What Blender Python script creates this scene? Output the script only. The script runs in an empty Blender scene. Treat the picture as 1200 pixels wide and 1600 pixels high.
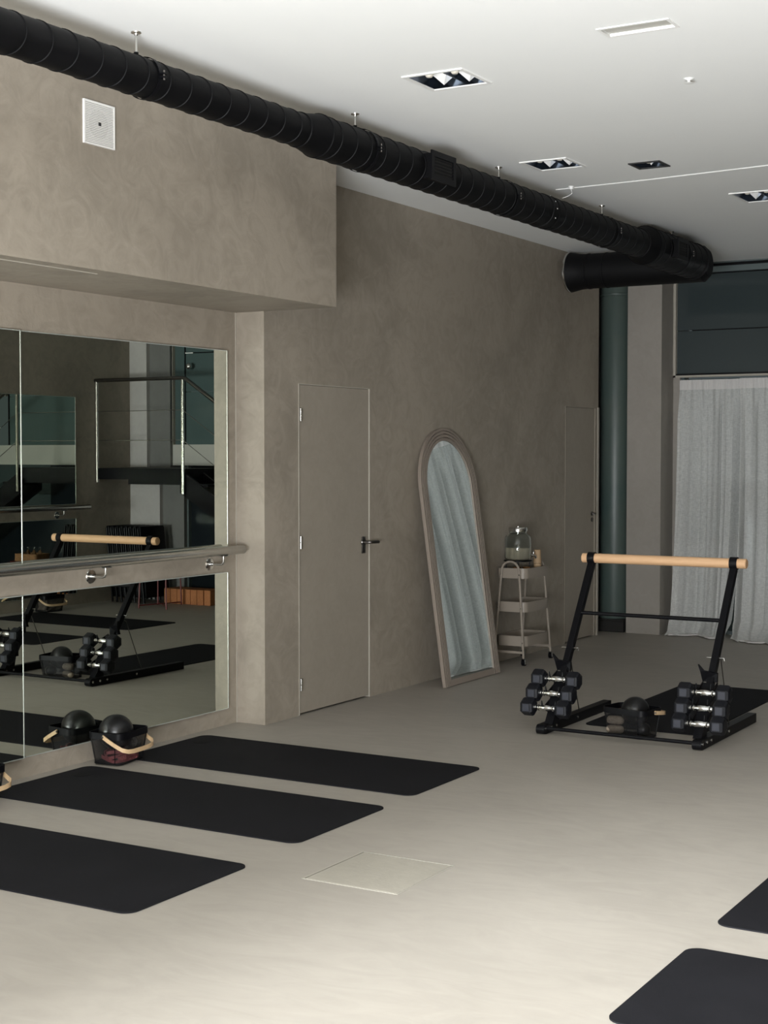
import bpy, bmesh, math, random
from mathutils import Vector, Matrix
random.seed(7)
PI = math.pi
sc = bpy.context.scene
C = sc.collection

# ------------------------------------------------------------------ camera
H = 1.55
cam_d = bpy.data.cameras.new('camera')
cam_d.sensor_fit = 'VERTICAL'; cam_d.sensor_height = 36.0
cam_d.lens = 2348.0 / 1600.0 * 36.0
cam_d.clip_start = 0.05; cam_d.clip_end = 200
cam = bpy.data.objects.new('camera', cam_d); C.objects.link(cam)
cam.location = (0, 0, H)
cam.rotation_euler = (PI/2 - math.atan(92/2348.0), 0, math.atan(1378/2348.0))
sc.camera = cam

# ------------------------------------------------------------------ world, lights, exposure
w = bpy.data.worlds.new('world'); sc.world = w; w.use_nodes = True
bg = w.node_tree.nodes['Background']
bg.inputs[0].default_value = (0.62, 0.75, 0.78, 1); bg.inputs[1].default_value = 0.10
sc.view_settings.view_transform = 'Standard'; sc.view_settings.look = 'None'
sc.view_settings.gamma = 1.0; sc.view_settings.use_curve_mapping = False
sc.view_settings.exposure = 0.12

def area(name, loc, rot, sx, sy, power, col):
    l = bpy.data.lights.new(name, 'AREA'); l.shape = 'RECTANGLE'; l.size = sx; l.size_y = sy
    l.energy = power; l.color = col
    o = bpy.data.objects.new(name, l); C.objects.link(o); o.location = loc; o.rotation_euler = rot
    return o
# daylight through the street window behind the camera: light bounced up off the pavement ...
area('street_ground_daylight', (-.95, -.85, .7), (PI/2+math.radians(42), 0, 0), 2.4, 1.5, 700, (.94, .97, 1.0))
# ... and the low hazy sun shining along the room through the same opening
sl = bpy.data.lights.new('sun', 'SUN'); sl.energy = 8.6; sl.angle = math.radians(12.0); sl.color = (.95, .98, 1.0)
so_ = bpy.data.objects.new('sun', sl); C.objects.link(so_)
so_.rotation_euler = Vector((0.02, .92, -.365)).to_track_quat('-Z', 'Y').to_euler()

# ------------------------------------------------------------------ materials
def mat(name, base, rough=.5, metal=0.0, var=0.0, scale=3.0, bump=0.0, bscale=None, stretch=None,
        base2=None, spec=.5, alpha=1.0, trans=0.0, detail=6.0, coat=0.0, ior=1.45):
    m = bpy.data.materials.new(name); m.use_nodes = True
    nt = m.node_tree; b = nt.nodes['Principled BSDF']
    b.inputs['Base Color'].default_value = (*base, 1)
    b.inputs['Roughness'].default_value = rough; b.inputs['Metallic'].default_value = metal
    b.inputs['Specular IOR Level'].default_value = spec
    b.inputs['Alpha'].default_value = alpha
    b.inputs['Transmission Weight'].default_value = trans
    b.inputs['Coat Weight'].default_value = coat
    b.inputs['IOR'].default_value = ior
    tc = nt.nodes.new('ShaderNodeTexCoord')
    src = tc.outputs['Object']
    if stretch:
        mp = nt.nodes.new('ShaderNodeMapping'); mp.inputs['Scale'].default_value = stretch
        nt.links.new(src, mp.inputs[0]); src = mp.outputs[0]
    if var > 0 or base2:
        n = nt.nodes.new('ShaderNodeTexNoise'); n.inputs['Scale'].default_value = scale
        n.inputs['Detail'].default_value = detail; n.inputs['Roughness'].default_value = .62
        n.inputs['Distortion'].default_value = .6
        nt.links.new(src, n.inputs['Vector'])
        r = nt.nodes.new('ShaderNodeValToRGB')
        r.color_ramp.elements[0].position = .3; r.color_ramp.elements[1].position = .7
        lo = base2 if base2 else tuple(c*(1-var) for c in base)
        hi = base if base2 else tuple(min(1, c*(1+var)) for c in base)
        r.color_ramp.elements[0].color = (*lo, 1); r.color_ramp.elements[1].color = (*hi, 1)
        nt.links.new(n.outputs['Fac'], r.inputs[0]); nt.links.new(r.outputs[0], b.inputs['Base Color'])
    if bump > 0:
        n2 = nt.nodes.new('ShaderNodeTexNoise'); n2.inputs['Scale'].default_value = bscale or scale*4
        n2.inputs['Detail'].default_value = 5
        nt.links.new(src, n2.inputs['Vector'])
        bp = nt.nodes.new('ShaderNodeBump'); bp.inputs['Strength'].default_value = bump
        bp.inputs['Distance'].default_value = .01
        nt.links.new(n2.outputs['Fac'], bp.inputs['Height']); nt.links.new(bp.outputs[0], b.inputs['Normal'])
    return m

def plaster(name, base, var, rough, sc1, streak=(1, 1, 1), bump=.12, spec=.35):
    """trowelled microcement: broad clouds + fine directional trowel marks + hairline scratches"""
    m = bpy.data.materials.new(name); m.use_nodes = True
    nt = m.node_tree; b = nt.nodes['Principled BSDF']; L = nt.links
    b.inputs['Roughness'].default_value = rough; b.inputs['Specular IOR Level'].default_value = spec
    tc = nt.nodes.new('ShaderNodeTexCoord')
    mp = nt.nodes.new('ShaderNodeMapping'); mp.inputs['Scale'].default_value = streak
    L.new(tc.outputs['Object'], mp.inputs[0])
    def noise(scale, det, dist, src):
        n = nt.nodes.new('ShaderNodeTexNoise'); n.inputs['Scale'].default_value = scale
        n.inputs['Detail'].default_value = det; n.inputs['Distortion'].default_value = dist
        n.inputs['Roughness'].default_value = .6
        L.new(src, n.inputs['Vector']); return n.outputs['Fac']
    a = noise(sc1, 5, 1.2, tc.outputs['Object'])
    c = noise(sc1*6, 8, 2.2, mp.outputs[0])
    def mth(op, x, y):
        k = nt.nodes.new('ShaderNodeMath'); k.operation = op
        for i, v in enumerate((x, y)):
            if isinstance(v, (int, float)): k.inputs[i].default_value = v
            else: L.new(v, k.inputs[i])
        return k.outputs[0]
    s = mth('ADD', mth('MULTIPLY', a, .6), mth('MULTIPLY', c, .4))
    r = nt.nodes.new('ShaderNodeValToRGB')
    r.color_ramp.elements[0].position = .40; r.color_ramp.elements[1].position = .60
    r.color_ramp.elements[0].color = (base[0]*(1-var), base[1]*(1-var*1.02), base[2]*(1-var*1.08), 1)
    r.color_ramp.elements[1].color = (base[0]*(1+var), base[1]*(1+var), base[2]*(1+var), 1)
    L.new(s, r.inputs[0]); L.new(r.outputs[0], b.inputs['Base Color'])
    f = noise(sc1*30, 6, 1.0, mp.outputs[0])
    h = mth('ADD', mth('MULTIPLY', c, .7), mth('MULTIPLY', f, .3))
    bp = nt.nodes.new('ShaderNodeBump'); bp.inputs['Strength'].default_value = bump
    bp.inputs['Distance'].default_value = .02
    L.new(h, bp.inputs['Height']); L.new(bp.outputs[0], b.inputs['Normal'])
    return m

M = {}
M['wall'] = plaster('wall_microcement', (.283, .247, .20), .14, .55, 1.1, bump=.12)
M['floor'] = plaster('floor_microcement', (.35, .322, .282), .065, .5, .55, (.9, 2.2, 1), bump=.04, spec=.2)
M['hatch'] = plaster('hatch_microcement', (.355, .33, .28), .07, .5, 2.0, (.9, 2.2, 1), bump=.1)
M['ceiling'] = mat('ceiling_white_paint', (.90, .91, .90), .8, var=.01, scale=1.0)
M['door'] = plaster('door_microcement', (.295, .26, .213), .05, .5, 1.6, bump=.05)
M['seam'] = mat('hatch_seam', (.37, .35, .30), .6)
M['edge'] = mat('pale_plaster_edge', (.39, .36, .305), .6)
M['gap'] = mat('dark_joint', (.02, .019, .017), .9)
M['mirror'] = mat('mirror_glass', (.74, .78, .71), .0, 1.0)
M['medge'] = mat('mirror_polished_edge', (.75, .8, .74), .25, .6)
M['mirror_clear'] = mat('mirror_silver', (.74, .80, .79), .0, 1.0)
M['black'] = mat('black_powder_coat', (.003, .003, .004), .45, spec=.18, bump=.05, bscale=300)
M['duct'] = mat('black_duct_paint', (.0035, .0035, .004), .52, spec=.13, var=.3, scale=6, bump=.02, bscale=60)
M['duct2'] = mat('black_duct_matte', (.003, .003, .0035), .6, spec=.25)
M['rubber'] = mat('mat_rubber', (.009, .009, .011), .8, var=.15, scale=4, bump=.25, bscale=500, spec=.15)
M['rubberdark'] = mat('mat_print', (.004, .004, .005), .75, spec=.15)
M['hex'] = mat('dumbbell_rubber', (.006, .0065, .009), .5, bump=.05, bscale=200, spec=.3)
M['hexface'] = mat('dumbbell_face', (.030, .032, .042), .45)
M['chrome'] = mat('chrome', (.75, .75, .73), .18, 1.0)
M['steel'] = mat('brushed_steel', (.60, .59, .56), .22, 1.0, bump=.03, bscale=80, stretch=(40, 1, 40))
M['dsteel'] = mat('dark_hardware', (.16, .15, .14), .3, 1.0)
M['wood'] = mat('light_beech', (.66, .42, .24), .45, base2=(.56, .34, .185), scale=6, stretch=(1, 9, 9), bump=.03)
M['wood2'] = mat('bent_ash_handle', (.62, .44, .26), .5, base2=(.52, .36, .2), scale=14, bump=.03)
M['cork'] = mat('cork_orange', (.50, .20, .08), .8, base2=(.38, .14, .05), scale=60, bump=.2)
M['frame'] = mat('arch_frame_paint', (.25, .208, .172), .5, var=.04, scale=5)
M['cart'] = mat('cart_beige_paint', (.27, .232, .19), .42)
M['glass'] = mat('clear_glass', (.92, .97, .97), .03, trans=1.0, ior=1.3)
M['teal'] = mat('teal_painted_pipe', (.082, .102, .088), .4, base2=(.055, .085, .078), scale=1.2)
M['white'] = mat('white_plastic', (.78, .77, .74), .5)
M['white2'] = mat('white_metal_trim', (.85, .85, .83), .4)
M['darkslot'] = mat('dark_slot', (.03, .03, .03), .8)
M['reflector'] = mat('lamp_reflector', (.88, .87, .86), .35, .15)
M['housing'] = mat('lamp_housing_dark', (.10, .12, .15), .25, 1.0)
M['bulb'] = mat('lamp_bulb_glass', (.85, .8, .7), .1, .3)
M['ball'] = mat('black_ball_vinyl', (.006, .006, .0065), .30, bump=.06, bscale=10, spec=.45)
M['pink'] = mat('pink_strap', (.42, .12, .12), .8, base2=(.30, .08, .09), scale=60)
M['greycloth'] = mat('grey_mesh_cloth', (.13, .12, .105), .9, base2=(.06, .055, .05), scale=70, bump=.3)
M['beigepad'] = mat('beige_pad', (.28, .23, .18), .75, var=.1, scale=10)
M['water'] = mat('amber_jar_water', (.75, .66, .52), .1, trans=.6)
M['cup'] = mat('paper_cup', (.38, .26, .15), .7)
M['amber'] = mat('amber_glass', (.30, .15, .06), .15, trans=.5)
M['redmetal'] = mat('dark_red_metal', (.14, .015, .015), .4)
M['wicker'] = mat('wicker', (.42, .22, .10), .7, base2=(.2, .09, .04), scale=40, stretch=(1, 1, 4), bump=.5)
M['pillar'] = plaster('pillar_microcement', (.30, .275, .243), .05, .6, 1.6, bump=.06)
M['darkwall'] = plaster('stair_wall_dark', (.17, .17, .16), .06, .6, 1.2)
M['lightpillar'] = plaster('pillar_light', (.47, .45, .43), .05, .6, 1.2)
M['outside'] = mat('pavement', (.30, .30, .29), .9, var=.1)
M['canvas'] = mat('parasol_canvas', (.75, .74, .70), .9)
M['paleband'] = mat('pale_fascia', (.45, .44, .40), .6)
M['header'] = mat('window_header_grey', (.10, .125, .125), .4)

def glass_pane(name, tint, mixf, rough=.08):
    m = bpy.data.materials.new(name); m.use_nodes = True
    nt = m.node_tree; nt.nodes.clear(); L = nt.links
    out = nt.nodes.new('ShaderNodeOutputMaterial')
    p = nt.nodes.new('ShaderNodeBsdfPrincipled')
    p.inputs['Base Color'].default_value = (*tint, 1); p.inputs['Roughness'].default_value = rough
    t = nt.nodes.new('ShaderNodeBsdfTransparent'); t.inputs[0].default_value = (.55, .78, .74, 1)
    mx = nt.nodes.new('ShaderNodeMixShader'); mx.inputs[0].default_value = mixf
    L.new(t.outputs[0], mx.inputs[1]); L.new(p.outputs[0], mx.inputs[2]); L.new(mx.outputs[0], out.inputs[0])
    return m
M['tealglass'] = glass_pane('teal_tinted_glass', (.045, .058, .060), .93)
M['teal_lit'] = glass_pane('teal_glass_lit', (.085, .125, .122), .93)  # same teal glass, tint raised: its brighter mirror view is put into the colour
M['darkglass'] = glass_pane('dark_tinted_glass', (.012, .016, .019), .97, .25)
M['darkglass'].node_tree.nodes['Principled BSDF'].inputs['Specular IOR Level'].default_value = .15
M['clearpane'] = glass_pane('street_glass', (.02, .03, .03), .35)
M['clearpane'].node_tree.nodes['Transparent BSDF'].inputs[0].default_value = (.80, .86, .85, 1)
M['basketmesh'] = None

def mesh_cloth(name, col, cell, alpha_lo, translucent=0.0, rough=.6):
    """woven / perforated sheet: alpha from a fine procedural grid"""
    m = bpy.data.materials.new(name); m.use_nodes = True
    nt = m.node_tree; nt.nodes.clear(); L = nt.links
    out = nt.nodes.new('ShaderNodeOutputMaterial')
    p = nt.nodes.new('ShaderNodeBsdfPrincipled'); p.inputs['Base Color'].default_value = (*col, 1)
    p.inputs['Roughness'].default_value = rough
    t = nt.nodes.new('ShaderNodeBsdfTransparent')
    tc = nt.nodes.new('ShaderNodeTexCoord')
    n = nt.nodes.new('ShaderNodeTexNoise'); n.inputs['Scale'].default_value = cell
    n.inputs['Detail'].default_value = 3
    mp = nt.nodes.new('ShaderNodeMapping'); mp.inputs['Scale'].default_value = (1, 1, .12)
    L.new(tc.outputs['Object'], mp.inputs[0]); L.new(mp.outputs[0], n.inputs['Vector'])
    n2 = nt.nodes.new('ShaderNodeTexNoise'); n2.inputs['Scale'].default_value = cell
    n2.inputs['Detail'].default_value = 3
    mp2 = nt.nodes.new('ShaderNodeMapping'); mp2.inputs['Scale'].default_value = (.12, .12, 1)
    L.new(tc.outputs['Object'], mp2.inputs[0]); L.new(mp2.outputs[0], n2.inputs['Vector'])
    ad = nt.nodes.new('ShaderNodeMath'); ad.operation = 'ADD'
    L.new(n.outputs['Fac'], ad.inputs[0]); L.new(n2.outputs['Fac'], ad.inputs[1])
    mr = nt.nodes.new('ShaderNodeMapRange'); mr.inputs['From Min'].default_value = .75
    mr.inputs['From Max'].default_value = 1.2
    mr.inputs['To Min'].default_value = alpha_lo; mr.inputs['To Max'].default_value = min(1, alpha_lo+.22)
    L.new(ad.outputs[0], mr.inputs['Value'])
    sh = p.outputs[0]
    if translucent > 0:
        tl = nt.nodes.new('ShaderNodeBsdfTranslucent'); tl.inputs[0].default_value = (*col, 1)
        m1 = nt.nodes.new('ShaderNodeMixShader'); m1.inputs[0].default_value = translucent
        L.new(p.outputs[0], m1.inputs[1]); L.new(tl.outputs[0], m1.inputs[2]); sh = m1.outputs[0]
    mx = nt.nodes.new('ShaderNodeMixShader')
    L.new(mr.outputs[0], mx.inputs[0]); L.new(t.outputs[0], mx.inputs[1]); L.new(sh, mx.inputs[2])
    L.new(mx.outputs[0], out.inputs[0])
    return m
M['curtain'] = mesh_cloth('sheer_linen', (.74, .745, .72), 260, .60, .12, .9)
M['curtainhem'] = mesh_cloth('linen_heading', (.72, .70, .68), 200, .93, .15, .9)
M['basketmesh'] = mesh_cloth('black_wire_mesh', (.01, .01, .011), 500, .42, 0, .4)

# ------------------------------------------------------------------ mesh helpers
class MB:
    def __init__(s): s.bm = bmesh.new()
    def box(s, a, b, bev=0.0, mtx=None):
        lo = [min(a[i], b[i]) for i in range(3)]; hi = [max(a[i], b[i]) for i in range(3)]
        r = bmesh.ops.create_cube(s.bm, size=1)
        vs = r['verts']
        for v in vs:
            v.co = Vector([(lo[i]+hi[i])/2 + v.co[i]*(hi[i]-lo[i]) for i in range(3)])
        if bev > 0:
            es = list({e for v in vs for e in v.link_edges})
            q = bmesh.ops.bevel(s.bm, geom=es, offset=bev, segments=2, affect='EDGES', profile=.5)
            vs = list({v for f in q['faces'] for v in f.verts} | {v for v in vs if v.is_valid})
        if mtx is not None:
            for v in vs: v.co = mtx @ v.co
        return s
    def ngon(s, pts): 
        vs = [s.bm.verts.new(p) for p in pts]; s.bm.faces.new(vs); return s
    def prism(s, pts, d):
        """closed 3D outline pts extruded by vector d"""
        d = Vector(d); n = len(pts)
        a = [s.bm.verts.new(Vector(p)) for p in pts]; b = [s.bm.verts.new(Vector(p)+d) for p in pts]
        s.bm.faces.new(a[::-1]); s.bm.faces.new(b)
        for i in range(n): s.bm.faces.new((a[i], a[(i+1) % n], b[(i+1) % n], b[i]))
        return s
    def ring(s, outer, inner, d):
        """frame between two outlines with equal point counts (closed), extruded by d"""
        d = Vector(d); n = len(outer)
        A = [s.bm.verts.new(Vector(p)) for p in outer]; B = [s.bm.verts.new(Vector(p)) for p in inner]
        A2 = [s.bm.verts.new(Vector(p)+d) for p in outer]; B2 = [s.bm.verts.new(Vector(p)+d) for p in inner]
        for i in range(n):
            j = (i+1) % n
            for q in ((A[i], A[j], B[j], B[i]), (A2[j], A2[i], B2[i], B2[j]), (A[j], A[i], A2[i], A2[j]), (B[i], B[j], B2[j], B2[i])):
                s.bm.faces.new(q)
        return s
    def tube(s, pts, r, n=10, cap=True, flat=None):
        """swept tube; r number or list; flat=(w,h) gives a flat strap section"""
        P = [Vector(p) for p in pts]; m = len(P)
        R = r if isinstance(r, (list, tuple)) else [r]*m
        t0 = (P[1]-P[0]).normalized()
        up = Vector((0, 0, 1)) if abs(t0.z) < .9 else Vector((1, 0, 0))
        nrm = (up - t0*up.dot(t0)).normalized()
        rings = []
        for i in range(m):
            t = (P[min(i+1, m-1)] - P[max(i-1, 0)]).normalized()
            nrm = (nrm - t*nrm.dot(t)).normalized(); bn = t.cross(nrm)
            ring = []
            for k in range(n):
                a = 2*PI*k/n + (PI/n if n == 4 else 0)
                ca, sa = math.cos(a), math.sin(a)
                if flat:
                    u, v = flat
                    q = P[i] + nrm*(u*max(-1, min(1, ca*1.42))) + bn*(v*max(-1, min(1, sa*1.42)))
                else: q = P[i] + (nrm*ca + bn*sa)*R[i]
                ring.append(s.bm.verts.new(q))
            rings.append(ring)
        for i in range(m-1):
            for k in range(n):
                k2 = (k+1) % n
                s.bm.faces.new((rings[i][k], rings[i][k2], rings[i+1][k2], rings[i+1][k]))
        if cap:
            s.bm.faces.new(rings[0][::-1]); s.bm.faces.new(rings[-1])
        return s
    def lathe(s, prof, n=24, o=(0, 0, 0), axis='z', cap=True):
        """prof: list of (t, r) along axis"""
        o = Vector(o); rings = []
        ex = {'z': (Vector((1, 0, 0)), Vector((0, 1, 0)), Vector((0, 0, 1))),
              'y': (Vector((0, 0, 1)), Vector((1, 0, 0)), Vector((0, 1, 0))),
              'x': (Vector((0, 1, 0)), Vector((0, 0, 1)), Vector((1, 0, 0)))}[axis]
        for t, r in prof:
            rings.append([s.bm.verts.new(o + ex[2]*t + (ex[0]*math.cos(2*PI*k/n) + ex[1]*math.sin(2*PI*k/n))*r) for k in range(n)])
        for i in range(len(prof)-1):
            for k in range(n):
                k2 = (k+1) % n
                s.bm.faces.new((rings[i][k], rings[i][k2], rings[i+1][k2], rings[i+1][k]))
        if cap:
            s.bm.faces.new(rings[0][::-1]); s.bm.faces.new(rings[-1])
        return s
    def build(s, name, m, parent=None, smooth=False, loc=None, sharp=35):
        bmesh.ops.recalc_face_normals(s.bm, faces=s.bm.faces)
        me = bpy.data.meshes.new(name); s.bm.to_mesh(me); s.bm.free()
        me.materials.append(M[m])
        if smooth:
            for p in me.polygons: p.use_smooth = True
            try: me.set_sharp_from_angle(angle=math.radians(sharp))
            except Exception: pass
        o = bpy.data.objects.new(name, me); C.objects.link(o)
        if parent: o.parent = parent
        if loc: o.location = loc
        return o

def tag(o, label=None, cat=None, group=None, kind=None):
    if label: o['label'] = label
    if cat: o['category'] = cat
    if group: o['group'] = group
    if kind: o['kind'] = kind
    return o
def thing(name, loc, rz, label, cat, group=None):
    o = bpy.data.objects.new(name, None); C.objects.link(o); o.empty_display_size = .1
    o.location = loc; o.rotation_euler = (0, 0, rz)
    return tag(o, label, cat, group)
def copy_tree(o, parent=None):
    c = o.copy(); C.objects.link(c)
    if parent: c.parent = parent
    for ch in list(o.children): copy_tree(ch, c)
    return c
def rrect(x0, y0, x1, y1, r, n=5, z=0):
    pts = []
    for cx, cy, a0 in ((x1-r, y1-r, 0), (x0+r, y1-r, PI/2), (x0+r, y0+r, PI), (x1-r, y0+r, 3*PI/2)):
        for k in range(n+1):
            a = a0 + PI/2*k/n; pts.append((cx+r*math.cos(a), cy+r*math.sin(a), z))
    return pts
def slab(name, m, ax, t0, t1, u0, u1, v0, v1, holes=(), kind='structure', label=None, cat=None):
    """slab perpendicular to axis ax from t0 to t1, with rectangular holes (u0,u1,v0,v1)"""
    us = sorted({u0, u1, *[h[0] for h in holes], *[h[1] for h in holes]})
    vs = sorted({v0, v1, *[h[2] for h in holes], *[h[3] for h in holes]})
    mb = MB(); bm = mb.bm; cache = {}
    def P(t, u, v):
        k = (t, u, v)
        if k not in cache:
            c = {0: (t, u, v), 1: (u, t, v), 2: (u, v, t)}[ax]
            cache[k] = bm.verts.new(c)
        return cache[k]
    def solid(i, j):
        if i < 0 or j < 0 or i >= len(us)-1 or j >= len(vs)-1: return False
        cu, cv = (us[i]+us[i+1])/2, (vs[j]+vs[j+1])/2
        return not any(h[0] < cu < h[1] and h[2] < cv < h[3] for h in holes)
    for i in range(len(us)-1):
        for j in range(len(vs)-1):
            if not solid(i, j): continue
            a, b, c, d = us[i], us[i+1], vs[j], vs[j+1]
            for t in (t0, t1):
                bm.faces.new((P(t, a, c), P(t, b, c), P(t, b, d), P(t, a, d)))
            if not solid(i-1, j): bm.faces.new((P(t0, a, c), P(t0, a, d), P(t1, a, d), P(t1, a, c)))
            if not solid(i+1, j): bm.faces.new((P(t0, b, c), P(t0, b, d), P(t1, b, d), P(t1, b, c)))
            if not solid(i, j-1): bm.faces.new((P(t0, a, c), P(t0, b, c), P(t1, b, c), P(t1, a, c)))
            if not solid(i, j+1): bm.faces.new((P(t0, a, d), P(t0, b, d), P(t1, b, d), P(t1, a, d)))
    o = mb.build(name, m); tag(o, label, cat, kind=kind)
    return o

# ------------------------------------------------------------------ room shell
ZC = 3.171; XM = -5.09; XW = -4.894; XR = .42; S = .0; YB = -1.0; YF = 12.5
fix = [(-3.235, -2.965, 5.69, 5.955), (-3.615, -3.355, 7.68, 7.945), (-3.105, -2.945, 8.02, 8.18), (-2.92, -2.66, 9.255, 9.62),
       (-2.235, -1.965, 5.435, 5.545)]
HX, HY = (-3.0, -2.605), (4.53, 4.955)
slab('floor', 'floor', 2, -.12, 0, -5.6, XR+.2, YB-.2, 16, [(HX[0], HX[1], HY[0], HY[1])])
slab('ceiling', 'ceiling', 2, ZC, ZC+.18, -5.6, XR+.2, YB-.2, 13.1, fix)
slab('wall_left', 'wall', 0, XM-.2, XM, YB, 7.0, 0, ZC)
slab('wall_left', 'wall', 0, XW-.22, XW, 7.0, 11.93, 0, ZC, [(7.35, 8.16, 0, 1.957), (11.235, 11.865, 0, 1.93)])
t = slab('trim_1', 'wall', 1, YB, 7.014, XM-.01, -4.42, 2.35, ZC)       # boxed soffit over the mirrors
slab('wall_right', 'wall', 0, XR, XR+.2, YB, YF+.3, 0, ZC)
o = MB().box((-12, YB-.15, ZC+.19), (8, 13.1, 26)).build('overhead_sun_block', 'outside'); o['kind'] = 'structure'   # unseen block added overhead to keep the sun off the street beyond
# back wall round the street window
slab('wall_back', 'wall', 1, YB-.15, YB, XM-.2, XR+.2, 0, ZC, [(-2.75, .28, .02, 2.75)])
# backing behind the door recesses and the niche at the end of the wall
slab('wall_far', 'darkwall', 1, 12.78, 12.9, -5.6, -4.74, 0, ZC)
slab('wall_left', 'darkwall', 0, -5.6, -5.5, 6.8, 12.9, 0, ZC)
# square pillar beside the curtain and plaster strip under the upper window
slab('wall_far', 'pillar', 1, 12.2, 12.9, -4.74, -4.435, 0, ZC)
slab('wall_far', 'pillar', 1, 12.5, 12.7, -4.435, -4.375, 0, 2.2)
# end bead on the wall and slim edge beads on outer corners
def bead(name, a, b, m='edge'):
    o = MB().box(a, b).build(name, m); o['kind'] = 'structure'; return o
bead('trim_2', (XW-.01, 11.905, 0), (XW+.006, 11.935, 1.935))
bead('trim_3', (XM+.0005, 6.992, 0), (XM+.004, 6.9995, 2.35))
# wall_far to the right of the stair landing
slab('wall_far', 'darkwall', 1, 12.45, 12.8, -.09+S, XR, 1.4, ZC)
slab('wall_far', 'darkwall', 1, 12.45, 12.8, -.27+S, XR, 0, 1.4)
slab('trim_4', 'lightpillar', 1, 12.40, 12.45, .187+S, XR, 1.4, ZC)
slab('trim_5', 'lightpillar', 1, 12.40, 12.45, .016+S, XR, 0, 1.28)

# door_1 : flush plastered door with hinges and lever
def door(name, y0, y1, z1, lever_y, lever_z, hinges, full):
    d = bpy.data.objects.new(name, None); C.objects.link(d); d.location = (XW, y0, 0); d['kind'] = 'structure'
    wd = y1-y0
    p = MB().box((-.045, .006, .012), (-.006, wd-.006, z1-.006)).build('door_panel', 'door', d)
    MB().box((-.12, -.002, 0), (-.10, wd+.002, z1+.002)).build('door_stop', 'gap', d)
    fr = MB()
    fr.box((-.10, -.002, .002), (.003, .004, z1)); fr.box((-.10, wd-.003, .002), (.0008, wd+.001, z1)); fr.box((-.10, 0, z1-.004), (.0008, wd, z1+.001))
    fr.build('door_frame', 'edge' if full else 'door', d)
    for z in hinges:
        hb = MB(); hb.lathe([(-.038, .006), (-.036, .0075), (-.003, .0075), (-.001, .005), (.001, .005), (.003, .0075), (.036, .0075), (.038, .006)], 12, (.006, .014, z))
        hb.build('hinge', 'steel', d, True)
    if full:
        pl = MB(); pl.lathe([(0, .024), (.006, .026), (.01, .024)], 24, (-.006, lever_y-y0, lever_z), 'x')
        pl.box((-.004, lever_y-y0-.02, lever_z-.07), (.003, lever_y-y0+.02, lever_z+.035), .002)
        pl.lathe([(0, .015), (.008, .016), (.01, .013)], 18, (-.005, lever_y-y0, lever_z-.052), 'x')
        h = pl.build('handle_plate', 'dsteel', d, True)
        lv = MB(); yy = lever_y-y0
        lv.tube([(-.002, yy, lever_z), (.035, yy, lever_z), (.045, yy+.006, lever_z), (.048, yy+.02, lever_z), (.048, yy+.105, lever_z-.002)], .0095, 12)
        lv.build('handle', 'dsteel', d, True)
    else:
        pl = MB()
        pl.lathe([(0, .018), (.006, .019), (.008, .012)], 18, (-.006, lever_y-y0, lever_z+.02), 'x')
        pl.lathe([(0, .018), (.006, .019), (.008, .012)], 18, (-.006, lever_y-y0, lever_z-.03), 'x')
        pl.tube([(.0, lever_y-y0, lever_z+.02), (.03, lever_y-y0, lever_z+.02), (.034, lever_y-y0-.06, lever_z+.02)], .007, 8)
        pl.build('handle', 'dsteel', d, True)
    return d
door('door_1', 7.35, 8.16, 1.957, 8.085, .99, (1.775, 1.024, .183), True)
door('door_2', 11.235, 11.865, 1.93, 11.81, 1.02, (), False)

# floor hatch
hx0, hx1, hy0, hy1 = HX[0], HX[1], HY[0], HY[1]
hb = MB(); hb.box((hx0+.006, hy0+.006, -.06), (hx1-.006, hy1-.006, .001), .002)
tag(hb.build('floor_hatch', 'hatch'), 'square plastered access hatch sunk in the beige floor', 'hatch')
hr = MB(); hr.ring([(hx0-.004, hy0-.004, 0), (hx1+.004, hy0-.004, 0), (hx1+.004, hy1+.004, 0), (hx0-.004, hy1+.004, 0)],
                   [(hx0+.003, hy0+.003, 0), (hx1-.003, hy0+.003, 0), (hx1-.003, hy1-.003, 0), (hx0+.003, hy1-.003, 0)], (0, 0, .0012))
o = hr.build('trim_6', 'seam'); o['kind'] = 'structure'
bead('trim_7', (hx0, hy0, -.1), (hx1, hy1, -.07), 'gap')

# soffit access panel (thin pale frame on the underside)
sp = thing('soffit_access_panel', (-4.61, 4.2, 2.35), 0, 'flat plastered access panel with pale edges under the boxed soffit', 'access panel')
MB().box((-.10, 0, -.004), (.095, .96, .001)).build('panel', 'wall', sp)
pr = MB(); pr.ring([(-.104, -.004, 0), (.099, -.004, 0), (.099, .964, 0), (-.104, .964, 0)], [(-.10, 0, 0), (.095, 0, 0), (.095, .96, 0), (-.10, .96, 0)], (0, 0, -.004))
pr.build('edge_frame', 'edge', sp)

# ------------------------------------------------------------------ wall mirrors
def wall_mirror(x, s, y0, y1, z0, z1, label):
    o = thing('wall_mirror', (x+.008*s, (y0+y1)/2, z0), -.0080 if s > 0 else 0, label, 'mirror', 'frameless wall mirrors')
    h = z1-z0; w2 = (y1-y0)/2-.0015
    MB().box((0, -w2, 0), (.004*s, w2, h)).build('mirror_glass', 'mirror', o)
    e = MB()
    e.ring([(0, -w2-.0012, -.0012), (0, w2+.0012, -.0012), (0, w2+.0012, h+.0012), (0, -w2-.0012, h+.0012)],
           [(0, -w2+.003, .003), (0, w2-.003, .003), (0, w2-.003, h-.003), (0, -w2+.003, h-.003)], (.0052*s, 0, 0))
    e.build('polished_edge', 'medge', o)
wall_mirror(XM, 1, 5.262, 6.893, 1.023, 2.128, 'upper frameless wall mirror to the right of the vertical seam, above the steel rail')
wall_mirror(XM, 1, 3.62, 5.260, 1.023, 2.128, 'upper frameless wall mirror at the left photo edge, left of the seam')
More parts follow.
